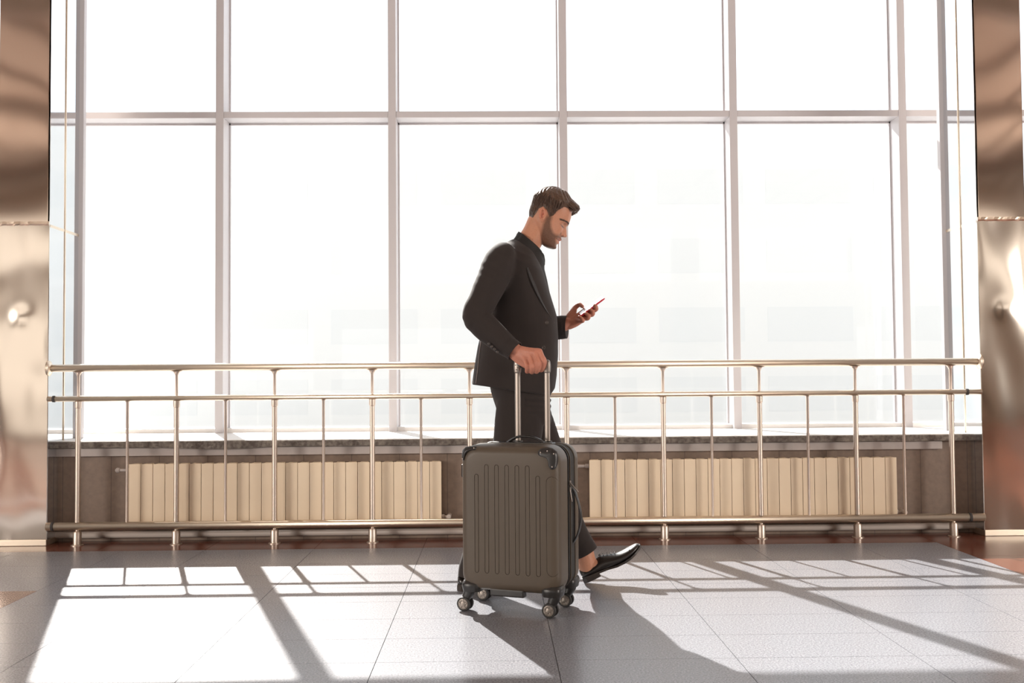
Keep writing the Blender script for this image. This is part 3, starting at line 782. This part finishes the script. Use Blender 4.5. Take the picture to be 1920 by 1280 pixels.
# combed locks: swept forward and up over the forehead, down at the sides and back
def lock(p0, p1, p2, r): hb.tube([hw_(*p0), hw_(*p1), hw_(*p2)], [(r, r*1.3), (r*.9, r*1.2), (r*.15, r*.2)], 6, caps=False, sub=4)
R2_ = random.Random(3)
def lerp3(a, b, t): return tuple(a[i]+(b[i]-a[i])*t for i in range(3))
TOP = [(-.085,.092),(-.070,.116),(-.050,.130),(-.024,.139),(.0,.1355),(.023,.1275),(.050,.1185),(.072,.1105),(.090,.105),(.099,.0995)]
def top_at(t):
    x = t*(len(TOP)-1); i = min(int(x), len(TOP)-2); f_ = x-i; return (TOP[i][0]+(TOP[i+1][0]-TOP[i][0])*f_, TOP[i][1]+(TOP[i+1][1]-TOP[i][1])*f_)
for q in range(620):
    y = R2_.uniform(-.062, .062); t0 = R2_.uniform(0, .80); t1 = min(1, t0+R2_.uniform(.22, .34))
    drop = 9.5*y*y*(1+.3*abs(y)/.06); jit = R2_.uniform(-.002, .0028)
    a, b, c_ = top_at(t0), top_at((t0+t1)/2), top_at(t1)
    lift = R2_.uniform(-.001, .003); drop *= 1-.6*max(0, (t1-.75)/.25)
    lock((a[0], y, a[1]-drop+jit-.006), (b[0], y*1.01, b[1]-drop+jit), (c_[0], y*(1.0 if t1 < .9 else .85), c_[1]-drop*(.95)+jit+lift-.002), R2_.uniform(.0022, .0042))
for q in range(150):    # front quiff, thick block ending just above the forehead
    y = R2_.uniform(-.050, .050); z = R2_.uniform(.0, 1)
    v0 = .080+.028*z-6*y*y; lock((.055, y, v0+.004), (.080, y*.97, v0+.002), (.103-.012*abs(z-.55)-3*y*y, y*.9, .0885+.016*z-6*y*y+R2_.uniform(-.002, .002)), R2_.uniform(.003, .0048))
for q in range(1500):    # short sides and nape
    s_ = R2_.choice((-1, 1)); v = R2_.uniform(-.045, .085); a = R2_.uniform(.9, PI)
    u, y, _ = head_pt(v, a); o_ = hair_off(u, y, v)
    if o_ < .0015: continue
    L_ = .014+.5*o_+.016*max(0, v/.08); tv = v-L_*.75; 
    dirx = .35 if v > .03 else -.15
    p0 = head_pt(v, a, o_-.001); p1 = head_pt(v-L_*.4, a-dirx*.04, o_+.0002); p2 = head_pt(tv, a-dirx*.09, o_+.0006)
    if hair_off(*head_pt(tv, a)[:2], tv) < .001: continue
    lock((p0[0], s_*abs(p0[1]), p0[2]), (p1[0], s_*abs(p1[1]), p1[2]), (p2[0], s_*abs(p2[1]), p2[2]), R2_.uniform(.0007, .0014))
ho = local(hb.build('hair', M_hair, man, smooth=True), man)
for s_ in (-1, 1):
    b = MB(); 
    for q in range(44):
        t = q/43; a_ = s_*(.20+.78*t); v = .0135+.0035*math.sin(t*2.4)-.0075*t*t+R2_.uniform(-.0016, .0016)
        p0, p1, p2 = head_pt(v-.002, a_, -.0002), head_pt(v+.0008, a_+s_*.05, .0011), head_pt(v+.0022, a_+s_*.12, .0002)
        b.tube([hw_(*p0), hw_(*p1), hw_(*p2)], [.0014, .0012, .0003], 5, caps=False, sub=2)
    local(b.build('eyebrow', M_hair, man, smooth=True), man)

# ---- clothes
M_suit = mat('black wool suit', (.030, .023, .021), .85, spec=.25, bump=.3, bscale=700, bdist=.0004, sheen=.06)
M_lapel = mat('black satin facing', (.024, .019, .018), .6, spec=.35)
M_shirt = mat('black shirt cotton', (.020, .017, .016), .7, spec=.3)
M_button = mat('dark horn button', (.06, .048, .042), .3)
M_leather = mat('black polished leather', (.018, .014, .012), .30, spec=.5, coat=.2, bump=.1, bscale=200, bdist=.0004)
M_sole = mat('dark sole', (.035, .025, .02), .5)
M_lace = mat('shoe lace', (.03, .025, .022), .6)
def fnoise(co, sc, seed=0, st=(1, 1, 1)):
    return np.array([noise.noise(Vector((c_[0]*sc*st[0]+seed, c_[1]*sc*st[1], c_[2]*sc*st[2]))) for c_ in co])
jk = MB()
YJ = YM
JR = [(449, 961, 468, 996, .072, YJ), (456, 948, 482, 1005, .115, YJ), (464, 932, 498, 1013, .165, YJ), (478, 920, 516, 1020, .196, YJ), (510, 913, 538, 1026.5, .205, YJ), (550, 913, 562, 1034, .197, YJ), (590, 911, 595, 1044, .187, YJ), (625, 901, 628, 1046, .183, YJ), (655, 895, 660, 1046, .186, YJ), (690, 889, 702, 1044, .192, YJ), (712, 886, 728, 1040, .196, YJ), (720, 884.5, 741, 1031, .196, YJ)]
jk.add(*trunk(JR, n=56, pw=2.5))
jk.tube([m(946, 474, 4.245), m(938, 492, 4.195), m(919, 535, 4.145), m(904, 565, 4.115), m(893.5, 592, 4.10), m(912, 615, 4.09), m(940, 640, 4.075), m(963, 657.5, 4.055)], [(.050, .055), (.070, .068), (.066, .064), (.060, .062), (.059, .060), (.056, .057), (.051, .050), (.041, .042)], 28, caps=False, sub=6)
jk.tube([m(955, 474, 4.50), m(958, 500, 4.545), m(968, 560, 4.575), m(992, 608, 4.57), m(1030, 614, 4.54), m(1061, 613, 4.512)], [(.050, .055), (.068, .065), (.062, .060), (.060, .058), (.056, .052), (.052, .046)], 28, caps=False, sub=6)
def jdisp(co, nr):
    e = np.array(m(896, 596, 4.10)); d = np.linalg.norm(co-e, axis=1); near = co[:, 1] < 4.24
    ang = np.arctan2(co[:, 2]-e[2], co[:, 0]-e[0])
    f_ = .0022*fnoise(co, 7, 1, (1, 1, 2.2))+.0010*fnoise(co, 22, 5, (1, 1, .6))
    f_ += near*np.exp(-(d/.13)**2)*.0012*np.sin(ang*7+d*25+5*fnoise(co, 8, 2))*np.clip(d/.06, 0, 1)
    sh = np.array(m(915, 500, 4.13)); ds = np.linalg.norm((co-sh)*np.array((1, .6, .8)), axis=1)
    f_ += near*np.exp(-(ds/.08)**2)*.0007*np.sin((co[:, 2]*1.0+co[:, 0]*.8)*120+4*fnoise(co, 9, 3))
    return co+nr*f_[:, None]
local(solid('jacket', jk, M_suit, man, .0055, 3, jdisp), man)
def jy(px, py, off=.003, far=False, lift=.0075):
    """point on the near (or far) side of the jacket seen at px, py"""
    best = None
    for i in range(len(JR)-1):
        for k in range(12):
            r = [JR[i][q]+(JR[i+1][q]-JR[i][q])*k/12 for q in range(6)]
            c_ = ((r[1]+r[3])/2, (r[0]+r[2])/2); h = ((r[3]-r[1])/2, (r[2]-r[0])/2)
            f_ = (px-c_[0])/h[0]; yy = c_[1]+h[1]*f_
            if best is None or abs(yy-py) < best[0]: best = (abs(yy-py), r[4]*max(.02, 1-min(1, abs(f_))**2.5)**(1/2.5))
    return m(px, py, YM+(best[1]+off+lift)*(1 if far else -1))
# jacket collar and lapels
def strip(pts_a, pts_b, th, name, mt, par=man):
    """ribbon between two rails with thickness th along its normal"""
    A = catmull(pts_a, 6); B = catmull(pts_b, 6); V = []; Fc = []; n_ = len(A)
    for i in range(n_):
        a, b_ = Vector(A[i]), Vector(B[i]); t = Vector(A[min(i+1, n_-1)])-Vector(A[max(i-1, 0)])
        nn = t.cross(b_-a).normalized()*th/2; mid = (a+b_)/2+nn*1.2
        V += [a+nn, mid+nn, b_+nn, b_-nn, mid-nn, a-nn]
    for i in range(n_-1):
        for k in range(6): l = (k+1) % 6; Fc.append((i*6+k, i*6+l, i*6+6+l, i*6+6+k))
    Fc += [(5,4,3,2,1,0), tuple((n_-1)*6+k for k in range(6))]
    b = MB().add(V, Fc); o = b.build(name, mt, par, angle=50)
    return local(o, par) if par is man else o
for s_ in (-1, 1):
    q = lambda px, py, o_=.004: jy(px, py, o_, s_ > 0)
    strip([q(964, 451, .001), q(972, 458), q(984, 471), q(996, 487), q(1003, 500)],
          [q(957, 454, .001), q(963, 463), q(972, 475), q(983, 489), q(990, 499)], .004, 'collar', M_suit)
    strip([q(1003, 497, .004), q(1010, 517, .004), q(1020, 543, .003), q(1031, 572, .002), q(1038, 596, .001)],
          [q(988, 502, .004), q(994, 522, .005), q(1006, 550, .005), q(1021, 578, .004), q(1034, 598, .001)], .004, 'lapel', M_lapel)
# shirt with stand collar
sh = MB()
sh.add(*trunk([(435, 972, 472, 1016.5, .064, YM), (444, 966, 482, 1019, .069, YM), (452, 960, 492, 1021, .078, YM), (466, 950, 505, 1021, .09, YM), (490, 940, 525, 1026, .10, YM), (520, 935, 545, 1030, .10, YM), (570, 935, 585, 1040, .08, YM)], n=40, pw=2))
so = local(solid('shirt', sh, M_shirt, man, .004, 1), man)
for s_ in (-1, 1):
    q = lambda px, py, y: m(px, py, YM+s_*y)
    strip([q(973, 434, .0), q(982, 440, .058), q(1000, 456, .068), q(1017, 474, .030), q(1020, 479, .008)],
          [q(967, 445, .0), q(974, 453, .070), q(992, 472, .085), q(1013, 496, .050), q(1021, 497, .020)], .0035, 'shirt_collar', M_shirt)
# jacket front edge and its buttons, cuff buttons, back vent
def disc(p, r, name='button'):
    b = MB().lathe([(r, .0015), (r, -.0015), (r*.75, -.003), (r*.6, -.0022)], p, 'Y', 16); o = b.build(name, M_button, man, angle=50); return local(o, man)
for (px, py) in ((1025, 604.5), (1019, 651.5)): disc(jy(px, py, .001), .0085)
for (px, py) in ((1038, 604.5), (1039, 650)):
    p = jy(px, py, .0005); local(MB().tube([p-Vector((.010, .004, 0)), p+Vector((.004, .004, .001))], [.0013]*2, 6).build('buttonhole', M_button, man), man)
for i in range(4):
    px, py = 916.5+5.3*i, 644+5.2*i; disc(m(px, py, 4.033-.001*i), .0055, 'cuff_button')
local(MB().tube([jy(903, 634, 0), jy(899, 660, 0), jy(896, 690, 0), jy(892.5, 718, 0)], [.0016]*4, 6).build('vent_edge', mat('sunlit vent edge', (.22, .17, .15), .5), man, smooth=True), man)  # lighter tube colour stands for sun catching the vent edge
# trousers
tb = MB()
tb.add(*trunk([(690, 912, 695, 1030, .165, YM), (735, 921, 742, 1032, .170, YM), (765, 930, 768, 1032, .165, YM), (790, 932, 792, 1034, .14, YM)], n=48, pw=2.3))
tb.tube([m(974, 745, 4.285), m(973, 795, 4.285), m(962, 860, 4.29), m(938, 925, 4.30), m(913, 990, 4.32), m(890, 1055, 4.335), m(887, 1076, 4.335)], [(.096, .085), (.106, .088), (.094, .082), (.072, .07), (.066, .065), (.062, .058), (.064, .058)], 30, caps=False, sub=5)
tb.tube([m(975, 745, 4.455), m(996, 800, 4.455), m(1022, 865, 4.455), m(1044, 925, 4.45), m(1070, 985, 4.445), m(1092, 1024, 4.44), m(1096, 1031, 4.44)], [(.108, .085), (.108, .088), (.090, .082), (.074, .072), (.062, .064), (.053, .056), (.052, .056)], 30, caps=False, sub=5)
def tdisp(co, nr):
    f_ = .0035*fnoise(co, 8, 9, (1, 1, .8))+.0015*fnoise(co, 20, 4, (1, 1, .3))
    kn = np.exp(-((co[:, 2]-.83)/.06)**2)*(co[:, 0] > .13); f_ += kn*.004*np.sin(co[:, 2]*240+co[:, 0]*30)
    return co+nr*f_[:, None]
local(solid('trousers', tb, M_suit, man, .0055, 3, tdisp), man)
def hem_ring(c0, c1, ro, ri, name):
    A, B = Vector(c0), Vector(c1); t = (B-A).normalized(); h = Vector((0, 1, 0)); h = (h-t*h.dot(t)).normalized(); n1 = t.cross(h); V = []; Fc = []
    for (c_, k_) in ((A, 1.0), (B, 1.0), (B, .93), (A, .93)):
        for j in range(32): a = 2*PI*j/32; V.append(c_+n1*ro*k_*math.cos(a)+h*ri*k_*math.sin(a))
    for i in range(4):
        for j in range(32): Fc.append((i*32+j, i*32+(j+1) % 32, ((i+1) % 4)*32+(j+1) % 32, ((i+1) % 4)*32+j))
    return local(MB().add(V, Fc).build(name, M_suit, man, angle=50), man)
hem_ring(m(1088.5, 1016, 4.44), m(1100, 1035.5, 4.44), .0535, .057, 'trouser_hem')
hem_ring(m(887.5, 1066, 4.335), m(886.5, 1080, 4.335), .064, .060, 'trouser_hem')
hem_ring(m(952, 648.5, 4.062), m(965.5, 658.5, 4.053), .0425, .043, 'sleeve_cuff')
hem_ring(m(1050, 613, 4.52), m(1063, 613, 4.512), .0525, .047, 'sleeve_cuff')
# shoes
def shoe(fr, name='shoe'):
    st = [(0,.030,.060,.014),(.006,.026,.064,.026),(.022,.024,.060,.033),(.050,.022,.056,.036),(.080,.020,.066,.036),(.105,.016,.080,.036),(.130,.012,.073,.038),(.160,.010,.062,.042),(.190,.010,.053,.045),(.215,.010,.048,.046),(.240,.012,.045,.044),(.262,.015,.043,.039),(.280,.018,.041,.031),(.292,.021,.037,.021),(.298,.025,.032,.010)]
    V = []; Fc = []; n_ = 28
    for (x, z0, z1, w2) in st:
        for j in range(n_):
            a = 2*PI*j/n_; ca, sa = math.cos(a), math.sin(a)
            e = 2.6; ca = math.copysign(abs(ca)**(2/e), ca); sa = math.copysign(abs(sa)**(2/e), sa)
            zc = z0+(z1-z0)*.38; z = zc+(z1-zc)*sa if sa > 0 else zc+(zc-z0)*sa
            nar = 1-.45*max(0, sa)**2*(1 if x < .2 else .5)
            V.append(fp(fr, x, w2*ca*nar, z))
    for i in range(len(st)-1):
        for j in range(n_): k = (j+1) % n_; Fc.append((i*n_+j, i*n_+k, (i+1)*n_+k, (i+1)*n_+j))
    Fc.append(tuple(range(n_))[::-1]); Fc.append(tuple((len(st)-1)*n_+j for j in range(n_)))
    o = local(MB().add(V, Fc).build(name, M_leather, man, smooth=True), man)
    sub = o.modifiers.new('s', 'SUBSURF'); sub.levels = sub.render_levels = 1
    # sole and heel block
    V = []; Fc = []; xs_ = [(0,.012,.020),(.02,.030,.018),(.05,.035,.016),(.08,.034,.014),(.12,.032,.010),(.16,.040,.004),(.20,.046,.002),(.235,.046,.003),(.26,.041,.006),(.28,.033,.010),(.294,.022,.014),(.302,.010,.018)]
    for (x, w2, z) in xs_:
        V += [fp(fr, x, -w2, z), fp(fr, x, w2, z), fp(fr, x, w2, z+.009), fp(fr, x, -w2, z+.009)]
    for i in range(len(xs_)-1):
        for k in range(4): l = (k+1) % 4; Fc.append((i*4+k, i*4+l, i*4+4+l, i*4+4+k))
    Fc += [(3,2,1,0), tuple((len(xs_)-1)*4+k for k in range(4))]
    b = MB().add(V, Fc)
    hb_ = [(-.002,.014),(.016,.030),(.045,.034),(.078,.033)]; V = []
    for z, e in ((0.0, .0), (.022, .001)):
        for (x, w2) in hb_: V.append(fp(fr, x, -w2+e, z))
        for (x, w2) in hb_[::-1]: V.append(fp(fr, x, w2-e, z))
    b.add(V, [tuple(range(8)), tuple(range(8, 16))]+[(j, (j+1) % 8, 8+(j+1) % 8, 8+j) for j in range(8)])
    s2 = b.build('sole', M_sole, o)
    for k in range(5):
        x = .112+.016*k; z = np.interp(x, [.10, .13, .16, .19], [.083, .0755, .065, .056])
        MB().tube([fp(fr, x, -.015, z-.001), fp(fr, x+.004, 0, z+.0025), fp(fr, x, .015, z-.001)], [.0019]*3, 7).build('lace', M_lace, o, smooth=True)
    MB().tube([fp(fr, .118, -.012, .080), fp(fr, .110, -.016, .083), fp(fr, .114, -.004, .084), fp(fr, .120, .014, .080)], [.0017]*4, 7).build('lace', M_lace, o, smooth=True)
    # toe cap seam
    MB().tube([fp(fr, .236+.012*math.cos(a), .0415*math.sin(a)*1.0, .019+.0275*abs(math.cos(a))**.6) for a in np.linspace(-1.45, 1.45, 13)], [.0010]*13, 6).build('toe_cap_seam', M_leather, o, smooth=True)
    return o
FR_L[0].z = .004
shoe(FR_L); shoe(FR_R)

# ---- phone
M_red = mat('red phone case', (.62, .03, .05), .4)
M_screen = mat('phone screen glass', (.75, .76, .78), .08, spec=.8)
pa, pb = m(1087.5, 590, YP), m(1131, 557.5, YP)
Lx = (pb-pa).normalized(); Ln = Vector((-Lx.z, 0, Lx.x)); Wd = (Vector((0, 1, 0))+Ln*.20).normalized(); Ln = Wd.cross(Lx)*-1
if Ln.z < 0: Ln = -Ln
pc = (pa+pb)/2; ph = thing('smartphone', 'slim smartphone in a red case held in the walking man\'s left hand', 'phone', pc)
def slab(l, w_, t0, t1, name, mt, r=.009, e=.001):
    V = []; Fc = []; o0 = []
    for cx, cy, a0 in ((l/2-r, w_/2-r, 0), (-l/2+r, w_/2-r, 90), (-l/2+r, -w_/2+r, 180), (l/2-r, -w_/2+r, 270)):
        for k in range(6): a = math.radians(a0+18*k); o0.append((cx, cy, math.cos(a), math.sin(a)))
    n_ = len(o0)
    for t, ins in ((t0, e), (t0+e, 0), (t1-e, 0), (t1, e)):
        for (cx, cy, ca, sa) in o0: V.append(Lx*(cx+(r-ins)*ca)+Wd*(cy+(r-ins)*sa)+Ln*t)
    for i in range(3):
        for j in range(n_): k = (j+1) % n_; Fc.append((i*n_+j, i*n_+k, (i+1)*n_+k, (i+1)*n_+j))
    Fc += [tuple(range(n_))[::-1], tuple(3*n_+j for j in range(n_))]
    return MB().add(V, Fc).build(name, mt, ph, angle=40)
LN = (pb-pa).length
slab(LN, .068, -.0045, .0035, 'case', M_red); slab(LN-.006, .062, .003, .0042, 'screen', M_screen, e=.0004)

# ------------------------------------------------------------------ office block across the road, pale in the haze
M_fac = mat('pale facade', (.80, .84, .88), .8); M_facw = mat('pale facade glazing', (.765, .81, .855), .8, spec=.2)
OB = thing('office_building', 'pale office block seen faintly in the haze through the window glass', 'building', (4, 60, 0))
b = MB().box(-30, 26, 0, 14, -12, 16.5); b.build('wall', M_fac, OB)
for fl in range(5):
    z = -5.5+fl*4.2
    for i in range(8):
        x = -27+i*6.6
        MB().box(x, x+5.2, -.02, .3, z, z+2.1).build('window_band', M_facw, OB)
struct(MB().box(-120, 120, 6.7, 160, -6.2, -6.0).build('ground', mat('bright paving', (.7, .7, .69), .9)))
